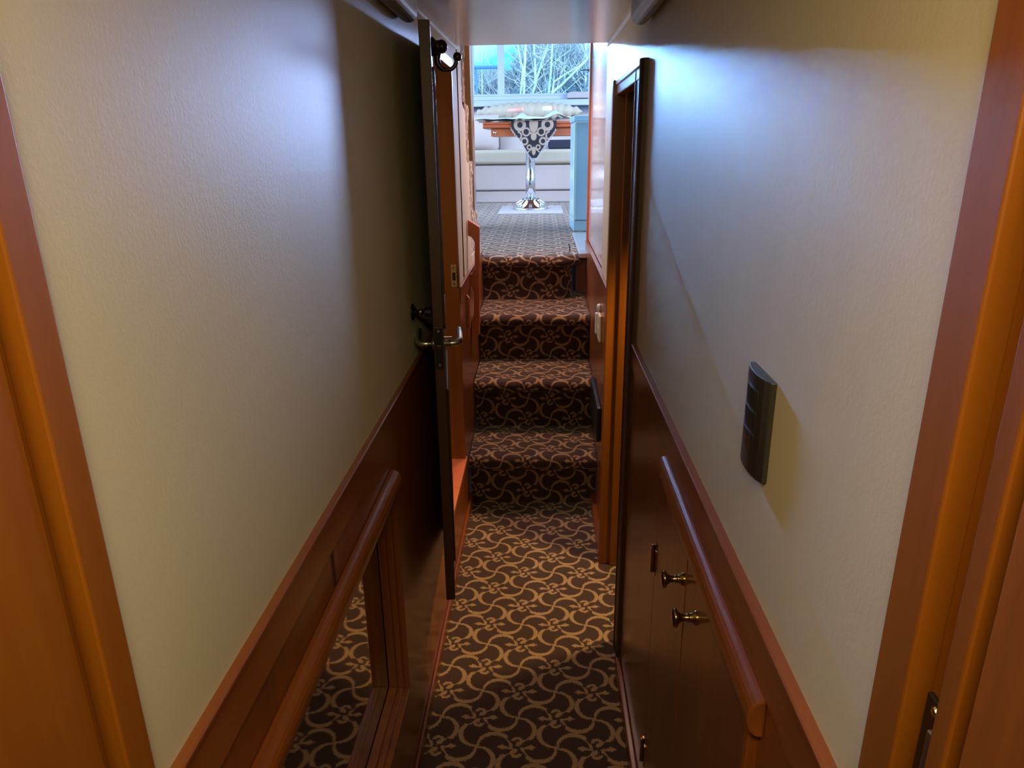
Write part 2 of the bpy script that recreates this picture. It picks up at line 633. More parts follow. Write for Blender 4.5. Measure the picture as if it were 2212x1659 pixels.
# wainscot below the chair rail
m = MB()
m.box(PL - 0.02, PL, 0.466, 1.47, 0.875, 1.06)
m.box(PL - 0.02, PL, 1.47, 2.255, 0.0, 1.06)
m.box(PL - 0.02, PL, 0.466, 1.47, 0.0, 0.28)
m.box(PL - 0.02, PL, 2.255, 2.845, 0.0, 0.30)
m.box(PL - 0.02, PL, 2.845, 4.02, 0.0, 1.06)
struct(m.done('wall_left', 'wood_z'), 'cherry wood wainscot below the left chair rail')
m = MB()
m.box(PR, PR + 0.03, 0.446, 0.665, 0.0, 1.075)
m.box(PR, PR + 0.03, 0.665, 1.375, 0.965, 1.075)
m.box(PR, PR + 0.03, 0.665, 1.375, 0.0, 0.14)
m.box(PR, PR + 0.03, 1.375, 1.88, 0.0, 1.075)
m.box(PR, PR + 0.03, 2.53, 4.12, 0.0, 1.075)
struct(m.done('wall_right', 'wood_z'), 'cherry wood wainscot below the right chair rail')


def rail(name, mat, xf, xw, y0, y1, z, h, label):
    s = 1 if xf > xw else -1
    d = abs(xf - xw)
    pts = [(xw, z - 0.068), (xw + s * (d - 0.003), z - 0.068), (xw + s * (d - 0.003), z - 0.010), (xf, z - 0.006), (xf, z - 0.002), (xf - s * 0.002, z), (xw, z)]
    o = MB().prism(pts, 1, y0, y1).done(name, mat)
    return struct(o, label)


rail('trim_3', 'wood_y', -0.330, PL - 0.01, 0.466, 2.255, 1.062, 0.07, 'cherry chair rail along the left wall')
rail('trim_4', 'wood_y', -0.330, PL - 0.01, 2.845, 3.95, 1.062, 0.07, 'short chair rail beyond the left doorway')
rail('trim_5', 'wood_y', 0.2425, PR + 0.01, 0.446, 1.88, 1.086, 0.07, 'cherry chair rail along the right wall')
rail('trim_6', 'wood_y', 0.2425, PR + 0.01, 2.55, 4.12, 1.086, 0.07, 'short chair rail beyond the right doorway')
struct(box_obj('baseboard_left', 'wood_y', (PL, -0.328, 0.466, 3.01, 0, 0.052), bevel=0.003), 'narrow cherry baseboard along the left wall')
struct(box_obj('baseboard_right', 'wood_y', (0.2335, PR, 0.446, 1.88, 0, 0.052), bevel=0.003), 'narrow cherry baseboard along the right wall')
struct(box_obj('baseboard_right', 'wood_y', (0.226, PR, 2.50, 3.01, 0, 0.052), bevel=0.003), 'short cherry baseboard between the right doorway and the stairs')
for nm, x, lab in (('trim_7', XL, 'white bead in the left corner of wall and ceiling'), ('trim_8', XR, 'white bead in the right corner of wall and ceiling')):
    m = MB().tube([(x, y, ceil_z(y) - 0.004) for y in (0.4, 1.2, 2.0, 3.05)], 0.007, 8)
    struct(m.done(nm, 'white', smooth=True), lab)

# doorway on the right: casing, header, posts
m = MB()
pts = [(0.236, 1.895), (0.239, 1.885), (0.246, 1.880), (PR + 0.03, 1.880), (PR + 0.03, 2.03), (0.246, 2.03), (0.244, 2.015), (0.240, 2.010), (0.238, 1.99), (0.242, 1.985), (0.242, 1.905)]
m.prism(pts, 2, 0.0, 1.80)
m2 = [(2.03, 1.745), (2.50, 1.745), (2.50, 1.80), (1.88, 1.80), (1.88, 1.79)]
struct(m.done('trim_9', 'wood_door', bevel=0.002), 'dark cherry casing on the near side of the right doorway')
m = MB()
m.box(0.240, PR + 0.03, 1.895, 2.52, 1.755, 1.80)
m.box(0.236, PR + 0.03, 1.895, 2.52, 1.782, 1.80)
struct(m.done('trim_10', 'wood_y', bevel=0.003), 'narrow header over the right doorway')
m = MB()
m.box(0.228, 0.29, 2.49, 2.53, 0.0, 1.80)
m.box(0.27, 0.36, 2.478, 2.53, 0.0, 1.80)
struct(m.done('trim_11', 'jamb', bevel=0.003), 'orange cherry post on the far side of the right doorway')

# doorway on the left: frame with its strike plate, raised sill
fr = empty('trim_12', (-0.36, 2.55, 0.0))
struct(fr, 'cherry frame and raised sill of the left doorway')
box_obj('post', 'jamb', (-0.44, -0.336, 2.83, 2.86, 0.30, 1.90), fr, 0.002)
box_obj('post', 'wood_z', (-0.44, -0.340, 2.24, 2.27, 0.30, 1.90), fr, 0.002)
box_obj('header', 'wood_y', (-0.44, -0.334, 2.24, 2.86, 1.875, 1.91), fr, 0.002)
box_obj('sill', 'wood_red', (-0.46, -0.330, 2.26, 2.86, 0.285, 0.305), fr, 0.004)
sp_ = box_obj('strike_plate', 'plate_brass', (-0.366, -0.344, 2.8275, 2.8305, 1.065, 1.155), fr, 0.0006)
tag(sp_, 'pale brass strike plate')
box_obj('latch_hole', 'hole', (-0.362, -0.350, 2.8265, 2.829, 1.092, 1.124), sp_)
for z in (1.078, 1.142):
    MB().lathe([(0, 0), (0.0035, 0), (0.003, 0.0012), (0, 0.0014)], (-0.357, 2.8275, z), (0, -1, 0), 10).done('screw', 'brass', sp_)

# near door frame round the camera's cabin
m = MB()
m.box(-0.48, -0.336, 0.434, 0.466, 0, 1.96)
m.box(-0.48, -0.352, 0.416, 0.434, 0, 1.96)
m.box(-0.48, -0.340, 0.04, 0.416, 0, 1.96)
struct(m.done('trim_13', 'jamb', bevel=0.002), 'orange brown jamb at the left edge of the view')
m = MB()
m.box(0.249, 0.42, 0.405, 0.446, 0, 1.96)
m.box(0.266, 0.42, 0.375, 0.405, 0, 1.96)
m.box(0.252, 0.42, 0.357, 0.375, 0, 1.96)
m.box(0.262, 0.42, 0.346, 0.357, 0, 1.96)
m.box(0.253, 0.42, 0.04, 0.346, 0, 1.96)
struct(m.done('trim_14', 'jamb', bevel=0.002), 'orange brown jamb at the right edge of the view')
lp = empty('door_latch_plate', (0.262, 0.392, 1.20))
tag(lp, 'dark metal latch plate let into the right jamb nearest the viewer', 'latch')
box_obj('plate', 'bronze', (0.2625, 0.267, 0.379, 0.402, 1.155, 1.245), lp, 0.001)
box_obj('lip', 'steel', (0.252, 0.267, 0.374, 0.379, 1.150, 1.235), lp, 0.001)
for z in (1.17, 1.238):
    MB().lathe([(0, 0), (0.004, 0), (0.003, 0.0015), (0, 0.0018)], (0.2625, 0.39, z), (-1, 0, 0), 10).done('screw', 'steel', lp)

# padded valances hanging in the corners under the ceiling
for x, s, y1, zb, lab in ((XL, 1, 1.86, 1.883, 'padded vinyl valance along the left wall under the ceiling'), (XR, -1, 1.89, 1.872, 'padded vinyl valance along the right wall under the ceiling')):
    w, n = 0.046, 10
    pts = [(x, zb + 0.012)] + [(x + s * (w / 2 - (w / 2) * math.cos(R(a))), zb + 0.023 - 0.023 * math.sin(R(a))) for a in range(20, 181, 16)] + [(x + s * w, 1.945), (x, 1.945)]
    o = MB().prism(pts, 1, 0.47, y1).done('padded_valance', 'vinyl_pad', bevel=0.006, seg=3)
    tag(o, lab, 'valance', 'padded valances')

# ------------------------------------------------------------------ light switch
sw = empty('light_switch', (0.256, 0.785, 1.23))
tag(sw, 'dark grey three gang light switch on the right wall', 'switch')


def sw_prof(x0, x1, ya, yb, n=8):
    pts = [(x0, ya)]
    for i in range(n + 1):
        t = i / n
        pts.append((x0 - (x0 - x1) * (math.sin(PI * t) ** 0.6 * 0.55 + 0.45), ya + (yb - ya) * t))
    pts.append((x0, yb))
    return pts


MB().prism(sw_prof(0.256, 0.242, 0.742, 0.826), 2, 1.231, 1.352).done('plate', 'switch_metal', sw, 0.0012)
for k in range(3):
    z0 = 1.257 + k * 0.0265
    pl = [(0.250, 0.764), (0.2436, 0.764), (0.2420, 0.770), (0.2410, 0.785), (0.2420, 0.799), (0.2436, 0.805), (0.250, 0.805)]
    m = MB()
    A = [m.bm.verts.new((x, y, z0)) for x, y in pl]
    B = [m.bm.verts.new((x - (0.0012 if 0 < i < 6 else 0), y, z0 + 0.0245)) for i, (x, y) in enumerate(pl)]
    m.face(A[::-1])
    m.face(B)
    for i in range(7):
        m.face([A[i], A[(i + 1) % 7], B[(i + 1) % 7], B[i]])
    m.done('rocker', 'switch_key', sw, 0.0005)
box_obj('back_plate', 'black', (0.253, 0.256, 0.745, 0.824, 1.229, 1.350), sw)

# ------------------------------------------------------------------ left mirror panel with its grab rail
mi = empty('wall_mirror', (PL, 0.95, 0.28))
tag(mi, 'low framed mirror set into the left wainscot reflecting the carpet', 'mirror')
box_obj('glass', 'mirror', (-0.394, -0.387, 0.43, 1.472, 0.279, 0.876), mi)
m = MB()
for (d0, d1, w) in ((0.0, 0.014, 0.008), (0.014, 0.028, 0.018), (0.028, 0.046, 0.030)):
    m.box(PL - d1 - 0.002, PL - d0, 1.47 - w, 1.472, 0.28, 0.875)
    m.box(PL - d1 - 0.002, PL - d0, 0.44, 1.47 - w, 0.278, 0.28 + w)
    m.box(PL - d1 - 0.002, PL - d0, 0.44, 1.47 - w, 0.875 - w * 0.6, 0.877)
m.box(PL - 0.05, PL, 0.42, 0.45, 0.28, 0.875)
m.done('frame', 'wood_z', mi, 0.0015)
m = MB()
m.box(PL - 0.004, PL + 0.0012, 0.975, 0.985, 0.925, 0.992)
m.done('seam', 'wood_door', mi)


def grab_rail(xw, s, y0, y1, zc, h, out, label):
    pts = []
    for a in range(-90, 91, 15):
        pts.append((xw + s * out * (math.cos(R(a)) ** 0.8), zc + h / 2 * math.sin(R(a))))
    o = MB().prism(pts, 1, y0, y1).done('grab_rail', 'wood_y', bevel=0.003, seg=2)
    return tag(o, label, 'rail', 'cherry grab rails')


grab_rail(PL, 1, 0.42, 1.425, 0.897, 0.05, 0.024, 'rounded cherry grab rail along the top of the low mirror')

# ------------------------------------------------------------------ right cabinet
cb = empty('wall_cabinet', (PR, 1.02, 0.14))
tag(cb, 'low built-in cherry cabinet with two knobbed doors in the right wall', 'cabinet')
box_obj('carcass', 'wood_z', (0.262, 0.279, 0.66, 1.38, 0.14, 0.965), cb)
d1_ = box_obj('door', 'wood_z', (PR - 0.0005, 0.262, 1.0645, 1.3695, 0.146, 0.961), cb, 0.002)
d2_ = box_obj('door', 'wood_z', (PR - 0.0005, 0.262, 0.70, 1.0595, 0.146, 0.961), cb, 0.002)
kp = [(q[0] * 1.15, q[1] * 1.1) for q in [(0, 0.036), (0.008, 0.0358), (0.0125, 0.034), (0.0135, 0.0315), (0.0128, 0.029), (0.009, 0.027), (0.0055, 0.022), (0.0050, 0.015), (0.0062, 0.013), (0.0062, 0.0115), (0.0052, 0.0105), (0.0066, 0.009), (0.0066, 0.0065), (0.009, 0.004), (0.0105, 0.0015), (0.0105, 0)]]
MB().lathe(kp, (PR - 0.0005, 1.082, 0.876), (-1, 0, 0), 24).done('knob', 'brass', d1_, smooth=True)
MB().lathe(kp, (PR - 0.0005, 0.974, 0.876), (-1, 0, 0), 24).done('knob', 'brass', d2_, smooth=True)
for z in (0.70, 0.16):
    h_ = MB()
    for q in range(3):
        h_.lathe([(0, 0), (0.0045, 0), (0.0045, 0.019), (0, 0.019)], (PR - 0.0045, 1.374, z + 0.0205 * q), (0, 0, 1), 12)
    h_.lathe([(0.003, 0), (0.005, 0.002), (0.004, 0.006), (0, 0.007)], (PR - 0.0045, 1.374, z + 0.061), (0, 0, 1), 12)
    h_.box(PR - 0.002, PR, 1.356, 1.39, z, z + 0.06)
    h_.done('hinge', 'brass', d1_)
box_obj('stile', 'wood_z', (PR - 0.014, PR + 0.02, 0.655, 0.692, 0.14, 0.965), cb, 0.006)
grab_rail(PR, -1, 0.64, 1.30, 0.990, 0.052, 0.021, 'rounded cherry grab rail above the knobbed cabinet doors')
o = box_obj('trim_15', 'wood_y', (PR - 0.004, PR, 0.69, 1.30, 0.953, 0.960))
struct(o, 'fine bead under the right grab rail')

# ------------------------------------------------------------------ open door leaf folded back on the left wall
LX, LY = -0.3355, 2.262
dr = empty('door_1', (0, 0, 0))
BASE['door_1'] = Vector((0, 0, 0))
struct(dr, 'dark cherry door opened flat against the left wall, seen edge on')
LEN = 0.518
# local frame: +y from latch edge (0) to hinge, +x towards the corridor, thickness 0.026
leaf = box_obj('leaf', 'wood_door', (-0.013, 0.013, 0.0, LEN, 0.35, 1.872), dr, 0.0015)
m = MB()
for z0, z1 in ((0.45, 0.98), (1.15, 1.78)):
    for y0, y1 in ((0.045, 0.058), (LEN - 0.075, LEN - 0.062)):
        m.box(0.013, 0.019, y0, y1, z0, z1)
        m.box(0.013, 0.016, y0 + 0.013, y0 + 0.02, z0, z1)
    for q0, q1 in ((z0, z0 + 0.013), (z1 - 0.013, z1)):
        m.box(0.013, 0.019, 0.045, LEN - 0.062, q0, q1)
m.done('panel_moulding', 'wood_door', dr, 0.002)
lk = box_obj('lock_plate', 'bronze', (-0.010, 0.010, -0.0015, 0.001, 1.055, 1.165), dr, 0.0006)
tag(lk, 'dark bronze lock plate')
box_obj('latch_bolt', 'bronze', (-0.006, 0.006, -0.005, -0.001, 1.095, 1.118), lk, 0.001)
for z in (1.065, 1.155):
    MB().lathe([(0, 0), (0.0038, 0), (0.0034, 0.001), (0.0012, 0.0012), (0, 0.0004)], (0, -0.0015, z), (0, -1, 0), 12).done('screw', 'steel', lk)
for s in (1, -1):
    m = MB()
    m.lathe([(0.0, 0), (0.019, 0), (0.019, 0.003), (0.016, 0.005), (0.0, 0.005)], (0.013 * s, 0.042, 1.112), (s, 0, 0), 20)
    m.tube([(0.013 * s, 0.042, 1.112), (0.036 * s, 0.042, 1.112), (0.045 * s, 0.043, 1.1125), (0.052 * s, 0.050, 1.114), (0.0545 * s, 0.062, 1.116), (0.0545 * s, 0.10, 1.122), (0.054 * s, 0.135, 1.126)], [0.0085, 0.0085, 0.0088, 0.009, 0.009, 0.009, 0.0075], 14)
    tag(m.done('lever_handle', 'steel', dr, smooth=True), 'brushed steel lever handle')
m = MB()
m.box(0.013, 0.035, 0.030, 0.033, 1.128, 1.133)
m.box(0.032, 0.035, 0.030, 0.033, 1.121, 1.133)
m.done('thumb_turn', 'steel', dr, 0.0008)
# coat hook near the top of the leaf
ck = MB()
ck.lathe([(0.0, 0), (0.021, 0), (0.023, 0.004), (0.020, 0.007), (0.018, 0.010), (0.0145, 0.012), (0.0145, 0.020), (0.0160, 0.022), (0.016, 0.028), (0.0135, 0.034), (0.007, 0.039), (0, 0.040)], (0.013, 0.15, 1.835), (1, 0, 0), 24)
hk = ck.done('coat_hook', 'bronze', dr, smooth=True)
tag(hk, 'dark bronze coat hook')
m = MB()
pts = [(0.028, 0.15, 1.826)] + [(0.050 + 0.024 * math.cos(R(a)), 0.15, 1.806 + 0.024 * math.sin(R(a))) for a in range(170, 366, 15)]
m.tube(pts, [0.010] + [0.0085 - 0.0035 * min(1, i / 8) for i in range(len(pts) - 1)], 12)
m.lathe([(0, -0.011), (0.007, -0.009), (0.0105, -0.003), (0.0105, 0.003), (0.007, 0.009), (0, 0.011)], (0.076, 0.15, 1.812), (0, 0, 1), 16)
m.done('prong', 'bronze', hk, smooth=True)
dr.location = (-0.2655, 1.748, 0.0)
dr.rotation_euler = (0, 0, math.atan2(0.0700, 0.514))

# door holder fixed to the wall behind the open leaf
dh = empty('door_holder', (XL, 1.81, 1.19))
tag(dh, 'black and brass door holder on the left wall behind the open door', 'door holder')
MB().lathe([(0, 0), (0.022, 0), (0.022, 0.002), (0.018, 0.006), (0.010, 0.010), (0.006, 0.013), (0, 0.013)], (XL, 1.81, 1.192), (1, 0, 0), 20).done('base', 'rubber', dh, smooth=True)
MB().lathe([(0, 0.012), (0.0045, 0.012), (0.0045, 0.016), (0.008, 0.018), (0.0095, 0.023), (0.008, 0.028), (0.004, 0.030), (0.004, 0.036), (0, 0.036)], (XL, 1.81, 1.192), (1, 0, 0), 18).done('stem', 'brass', dh, smooth=True)
MB().lathe([(0, 0.034), (0.011, 0.034), (0.012, 0.036), (0.012, 0.052), (0, 0.052)], (XL, 1.81, 1.192), (1, 0, 0), 18).done('bumper', 'rubber', dh)

# ------------------------------------------------------------------ stairs
RISE, RUN, Y0 = 0.255, 0.335, 3.01
SX0, SX1 = -0.334, 0.247
stc = empty('staircase', (0, Y0, 0))
tag(stc, 'steep carpeted staircase of three steps and a landing at the corridor end', 'stairs')


def nose_profile(z0, z1, tread):
    """(outward, height) pairs from the riser's foot over the bullnose to the back of the tread."""
    p = [(0.0, z0), (0.0, z1 - 0.075), (0.006, z1 - 0.066), (0.030, z1 - 0.062)]
    p += [(0.030 + 0.028 * math.cos(R(a)), z1 - 0.034 + 0.030 * math.sin(R(a))) for a in range(-75, 91, 15)]
    p += [(0.0, z1 - 0.001), (-tread * 0.5, z1), (-tread, z1)]
    return p


def arclen(p):
    d = [0.0]
    for a, b in zip(p, p[1:]):
        d.append(d[-1] + math.hypot(b[0] - a[0], b[1] - a[1]))
    return d


run_v = Y0
for k in range(3):
    yk = Y0 + RUN * k
    p = nose_profile(RISE * k, RISE * (k + 1), RUN if k < 2 else 0.6)
    L = arclen(p)
    n = len(p) - 1
    m = MB()
    m.grid(lambda u, v: (SX0 + (SX1 - SX0) * u, yk - p[round(v * n)][0], p[round(v * n)][1]), 4, n,
           lambda u, v: (SX0 + (SX1 - SX0) * u, run_v + L[round(v * n)]))
    o = m.done('step', 'carpet', stc, fix=False, smooth=True)
    run_v += L[-1]

# landing edge that rounds back at its right end
foot = [(-0.334, 4.02), (-0.2, 4.02), (-0.05, 4.02), (0.05, 4.02)] + [(0.05 + 0.125 * math.sin(R(a)), 4.145 - 0.125 * math.cos(R(a))) for a in range(10, 81, 10)] + [(0.180, 4.22), (0.183, 4.5)]
p = nose_profile(0.765, 1.02, 0.02)
L = arclen(p)
n = len(p) - 1
nf = len(foot) - 1
fl = arclen(foot)


def foot_n(i):
    a, b = foot[max(i - 1, 0)], foot[min(i + 1, nf)]
    t = Vector((b[0] - a[0], b[1] - a[1])).normalized()
    return Vector((t.y, -t.x))


m = MB()
m.grid(lambda u, v: (foot[round(u * nf)][0] + foot_n(round(u * nf)).x * p[round(v * n)][0], foot[round(u * nf)][1] + foot_n(round(u * nf)).y * p[round(v * n)][0], p[round(v * n)][1]), nf, n,
       lambda u, v: (SX0 + fl[round(u * nf)] + 0.0, run_v + L[round(v * n)]))
m.done('landing_edge', 'carpet', stc, fix=False, smooth=True)

# ------------------------------------------------------------------ salon shell
m = MB()
m.uv = m.bm.loops.layers.uv.new('UVMap')
outer = [(x + foot_n(i).x * -0.015, y + foot_n(i).y * -0.015) for i, (x, y) in enumerate(foot)] + [(0.30, 4.5), (0.30, 4.02), (1.65, 4.02), (1.65, 8.75), (-1.95, 8.75), (-1.95, 4.02)]
f = m.face([m.bm.verts.new((x, y, 1.02)) for x, y in outer])
for l in f.loops:
    l[m.uv].uv = (l.vert.co.x, l.vert.co.y)
struct(m.done('floor', 'carpet_salon', fix=False), 'brightly lit scroll carpet on the salon floor above the stairs')
struct(box_obj('trim_16', 'alu', (0.205, 0.30, 4.02, 5.02, 1.0, 1.028), bevel=0.004), 'pale metal threshold strip along the right edge of the landing')
struct(box_obj('wall_right', 'wood_red', (0.199, 0.30, 4.26, 4.30, 0.70, 1.0)), 'red wooden riser panel beside the landing')

WZ0, WZ1 = 2.155, 2.98
m = MB()
m.box(-2.05, -0.80, 8.70, 8.78, 1.0, 3.1)
m.box(0.545, 1.75, 8.70, 8.78, 1.0, 3.1)
m.box(-2.05, 1.75, 8.70, 8.78, -0.3, 1.0)
m.box(-2.05, 1.75, 3.05, 8.78, -0.36, -0.3)
m.box(-0.80, 0.545, 8.70, 8.78, 1.0, WZ0)
m.box(-0.80, 0.545, 8.70, 8.78, WZ1, 3.1)
struct(m.done('wall_back', 'frame_white'), 'pale blue white rear wall of the salon under the window')
for nm, xa, xb, lab in (('wall_left', -2.05, -1.95, 'salon side wall on the left with a long window'), ('wall_right', 1.65, 1.75, 'salon side wall on the right with a long window')):
    m = MB()
    m.box(xa, xb, 3.1, 8.7, -0.3, 2.0)
    m.box(xa, xb, 3.1, 8.7, 2.9, 3.1)
    m.box(xa, xb, 3.1, 3.75, 2.0, 2.9)
    m.box(xa, xb, 8.1, 8.7, 2.0, 2.9)
    struct(m.done(nm, 'salon_vinyl'), lab)
struct(box_obj('ceiling', 'salon_vinyl', (-2.05, 1.75, 3.05, 8.78, 3.05, 3.12)), 'white ceiling of the salon')
m = MB()
m.box(-2.05, -0.342, 3.05, 3.09, -0.3, 3.1)
m.box(0.29, 1.75, 3.05, 3.09, -0.3, 3.1)
m.box(-0.342, 0.29, 3.05, 3.085, 2.35, 3.1)
struct(m.done('wall_front', 'hull'), 'bulkhead between the corridor cabins and the salon')
m = MB()
m.box(-2.05, -1.95, -1.7, 3.05, -0.1, 2.45)
m.box(1.65, 1.75, -1.7, 3.05, -0.1, 2.45)
m.box(-2.05, 1.75, -1.7, -1.6, -0.1, 2.45)
struct(m.done('wall_back', 'hull'), 'hull liner of the cabins')
m = MB()
m.box(-1.95, -0.48, 0.40, 0.45, 0, 1.97)
m.box(0.42, 1.65, 0.38, 0.42, 0, 1.97)
struct(m.done('wall_front', 'hull'), 'bulkhead beside the near door frame')
struct(box_obj('floor', 'hull', (-1.95, -0.46, 2.0, 3.05, 0.25, 0.29)), 'raised floor of the left cabin')

# window
wd = empty('window_1', (-0.13, 8.70, WZ0))
struct(wd, 'wide salon window with a white frame looking on bare trees')
m = MB()
m.box(-0.80, -0.775, 8.66, 8.72, WZ0, WZ1)
m.box(0.515, 0.545, 8.66, 8.72, WZ0, WZ1)
m.box(-0.80, 0.545, 8.66, 8.72, WZ1 - 0.03, WZ1)
m.box(-0.80, 0.545, 8.64, 8.72, WZ0 - 0.03, WZ0 + 0.012)
m.done('frame', 'frame_white', wd, 0.004)
box_obj('mullion', 'frame_white', (-0.508, -0.432, 8.655, 8.73, WZ0, WZ1), wd, 0.004)
box_obj('pane', 'glass', (-0.775, -0.508, 8.715, 8.719, WZ0, WZ1 - 0.03), wd)
box_obj('pane', 'glass', (-0.432, 0.515, 8.715, 8.719, WZ0, WZ1 - 0.03), wd)
m = MB()
m.lathe([(0, 0), (0.016, 0), (0.018, 0.01), (0.012, 0.024), (0, 0.026)], (0.525, 8.66, 2.40), (0, -1, 0), 14)
m.tube([(0.525, 8.64, 2.40), (0.48, 8.635, 2.402), (0.42, 8.635, 2.398)], [0.007, 0.006, 0.004], 8)
m.done('window_latch', 'bronze', wd, smooth=True)
m = MB()
prof = [(8.70, 2.155), (8.62, 2.150), (8.60, 2.135), (8.60, 2.105), (8.52, 2.095), (8.50, 2.07), (8.50, 2.03), (8.70, 2.03)]
m.prism(prof, 0, -1.2, 0.9)
m.done('sill', 'frame_white', wd, 0.006)
m = MB()
m.prism([(0.27, 2.105), (0.275, 2.155), (0.31, 2.172), (0.50, 2.172), (0.515, 2.15), (0.515, 2.105)], 1, 8.52, 8.62)
tag(m.done('storage_box', 'mat', bevel=0.008, seg=3), 'small grey box lying at the right end of the window sill', 'box')

# ------------------------------------------------------------------ sofa
so = empty('sofa', (-0.2, 8.2, 1.02))
tag(so, 'long beige leather settee under the salon window', 'sofa')
box_obj('toe_kick', 'sofa', (-1.6, 1.25, 7.95, 8.45, 1.02, 1.145), so, 0.012)
box_obj('front_panel', 'sofa', (-1.6, 1.25, 7.93, 8.45, 1.150, 1.415), so, 0.02, seg=3)
for a, b in ((-1.6, -0.125), (-0.120, 1.25)):
    m = MB()
    m.box(a, b, 7.90, 8.42, 1.42, 1.570)
    m.done('seat_cushion', 'sofa_back', so, 0.035, seg=4)
for a, b, t in ((-1.5, -0.50, 1.96), (-0.49, 1.2, 1.93)):
    MB().prism([(8.34, 1.55), (8.48, t), (8.50, t + 0.02), (8.56, t + 0.02), (8.58, 1.55)], 0, a, b).done('back_cushion', 'sofa', so, 0.03, seg=4)
# gathered headrest roll
random.seed(5)


def gather(u, v):
    x = -0.74 + 1.18 * u
    env = min(1.0, math.sin(PI * min(1, max(0, u))) ** 0.45 + 0.02)
    a = R(-80 + 280 * v)
    rr = (0.085 + 0.012 * math.sin(u * 88 + 2 * math.sin(u * 17))) * env + 0.004
    return (x, 8.42 - rr * 0.8 * math.cos(a), 1.955 + (0.09 * env + 0.010 * math.sin(u * 88)) * math.sin(a) * 1.0 + 0.02 * env)


m = MB().grid(gather, 220, 16)
m.done('gathered_headrest', 'sofa_back', so, smooth=True)
o = MB()
o.grid(lambda u, v: (-0.70 - 0.28 + 0.5 * u, 8.20 - 0.09 * math.sin(PI * u) ** 0.5 * math.sin(PI * v) ** 0.5 + 0.06 * v, 1.574 + 0.36 * v), 16, 14)
o.grid(lambda u, v: (-0.70 - 0.28 + 0.5 * u, 8.20 + 0.06 * math.sin(PI * u) ** 0.5 * math.sin(PI * v) ** 0.5 + 0.06 * v, 1.574 + 0.36 * v), 16, 14)
tag(o.done('cushion', 'sofa', smooth=True), 'plump beige cushion leaning at the left end of the settee', 'cushion')
tag(box_obj('folded_blanket', 'dark_cloth', (0.06, 0.55, 8.02, 8.32, 1.571, 1.665), bevel=0.02, seg=3), 'dark navy folded blanket on the settee behind the table', 'blanket')  # dark block added where the seat is only in shadow

# ------------------------------------------------------------------ dining table
tb = empty('dining_table', (-0.115, 7.05, 1.02))
tag(tb, 'red cherry table on a single chrome pedestal in the salon', 'table')
m = MB()
pr = [(6.815, 1.758), (6.80, 1.764), (6.797, 1.776), (6.81, 1.784), (6.812, 1.79), (6.80, 1.796), (6.80, 1.808), (6.81, 1.814), (7.42, 1.814), (7.42, 1.758)]
m.prism(pr, 0, -0.54, 0.42)
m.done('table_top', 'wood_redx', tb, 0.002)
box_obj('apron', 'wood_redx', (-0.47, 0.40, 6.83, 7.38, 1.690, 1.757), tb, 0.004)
MB().lathe([(0, 0), (0.016, 0), (0.016, 0.006), (0.010, 0.012), (0, 0.013)], (-0.435, 6.83, 1.722), (0, -1, 0), 16).done('lock_knob', 'chrome', tb, smooth=True)
MB().lathe([(0.0, 0.0), (0.175, 0.0), (0.178, 0.012), (0.150, 0.028), (0.10, 0.052), (0.062, 0.085), (0.052, 0.10), (0.0, 0.10)], (-0.115, 7.05, 1.024), (0, 0, 1), 40).done('foot', 'chrome', tb, smooth=True)
m = MB()
for k in range(5):
    a = 2 * PI * k / 5 + 0.35
    m.tube([(-0.115 + r * math.cos(a), 7.05 + r * math.sin(a), 1.024 + z) for r, z in ((0.05, 0.10), (0.09, 0.075), (0.13, 0.048), (0.168, 0.02))], [0.016, 0.018, 0.018, 0.012], 10)
m.done('foot_ribs', 'chrome', tb, smooth=True)
MB().lathe([(0, 0.08), (0.047, 0.08), (0.047, 0.30), (0.044, 0.305), (0.044, 0.62), (0.052, 0.63), (0.052, 0.669), (0, 0.669)], (-0.115, 7.05, 1.02), (0, 0, 1), 32).done('pedestal', 'chrome', tb, smooth=True)
tag(box_obj('floor_mat', 'mat', (-0.41, 0.19, 6.57, 7.47, 1.0205, 1.025), bevel=0.002), 'flat pale mat under the table pedestal', 'mat')

# table runner hanging over the near edge
rn = empty('table_runner', (-0.08, 6.79, 1.817))
tag(rn, 'black and tan damask runner hanging to a beaded point over the table edge', 'table runner')
m = MB()
tip = [(-0.282, 1.817), (0.125, 1.817), (0.125, 1.76), (0.05, 1.655), (-0.055, 1.50), (-0.10, 1.50), (-0.205, 1.655), (-0.282, 1.765)]
m.prism(tip, 1, 6.786, 6.790)
m.box(-0.282, 0.125, 6.786, 7.43, 1.8155, 1.819)
o = m.done('cloth', 'runner', rn)
random.seed(3)
m = MB()
edge = [(-0.284, 1.765), (-0.205, 1.65), (-0.10, 1.495), (-0.055, 1.495), (0.052, 1.65), (0.127, 1.762)]
for a, b in zip(edge, edge[1:]):
    nn = max(2, int(math.hypot(b[0] - a[0], b[1] - a[1]) / 0.014))
    for i in range(nn):
        t = i / nn
        x, z = a[0] + (b[0] - a[0]) * t, a[1] + (b[1] - a[1]) * t
        for q in range(2):
            m.lathe([(0, -0.005), (0.0045, -0.002), (0.0045, 0.002), (0, 0.005)], (x + random.uniform(-.003, .003), 6.784, z - 0.007 - 0.011 * q), (0, 0, 1), 6)
bd = m.done('bead_fringe', 'bead', rn, smooth=True)
bd['kind'] = 'stuff'
tag(bd, 'glass bead fringe')
bd['kind'] = 'stuff'

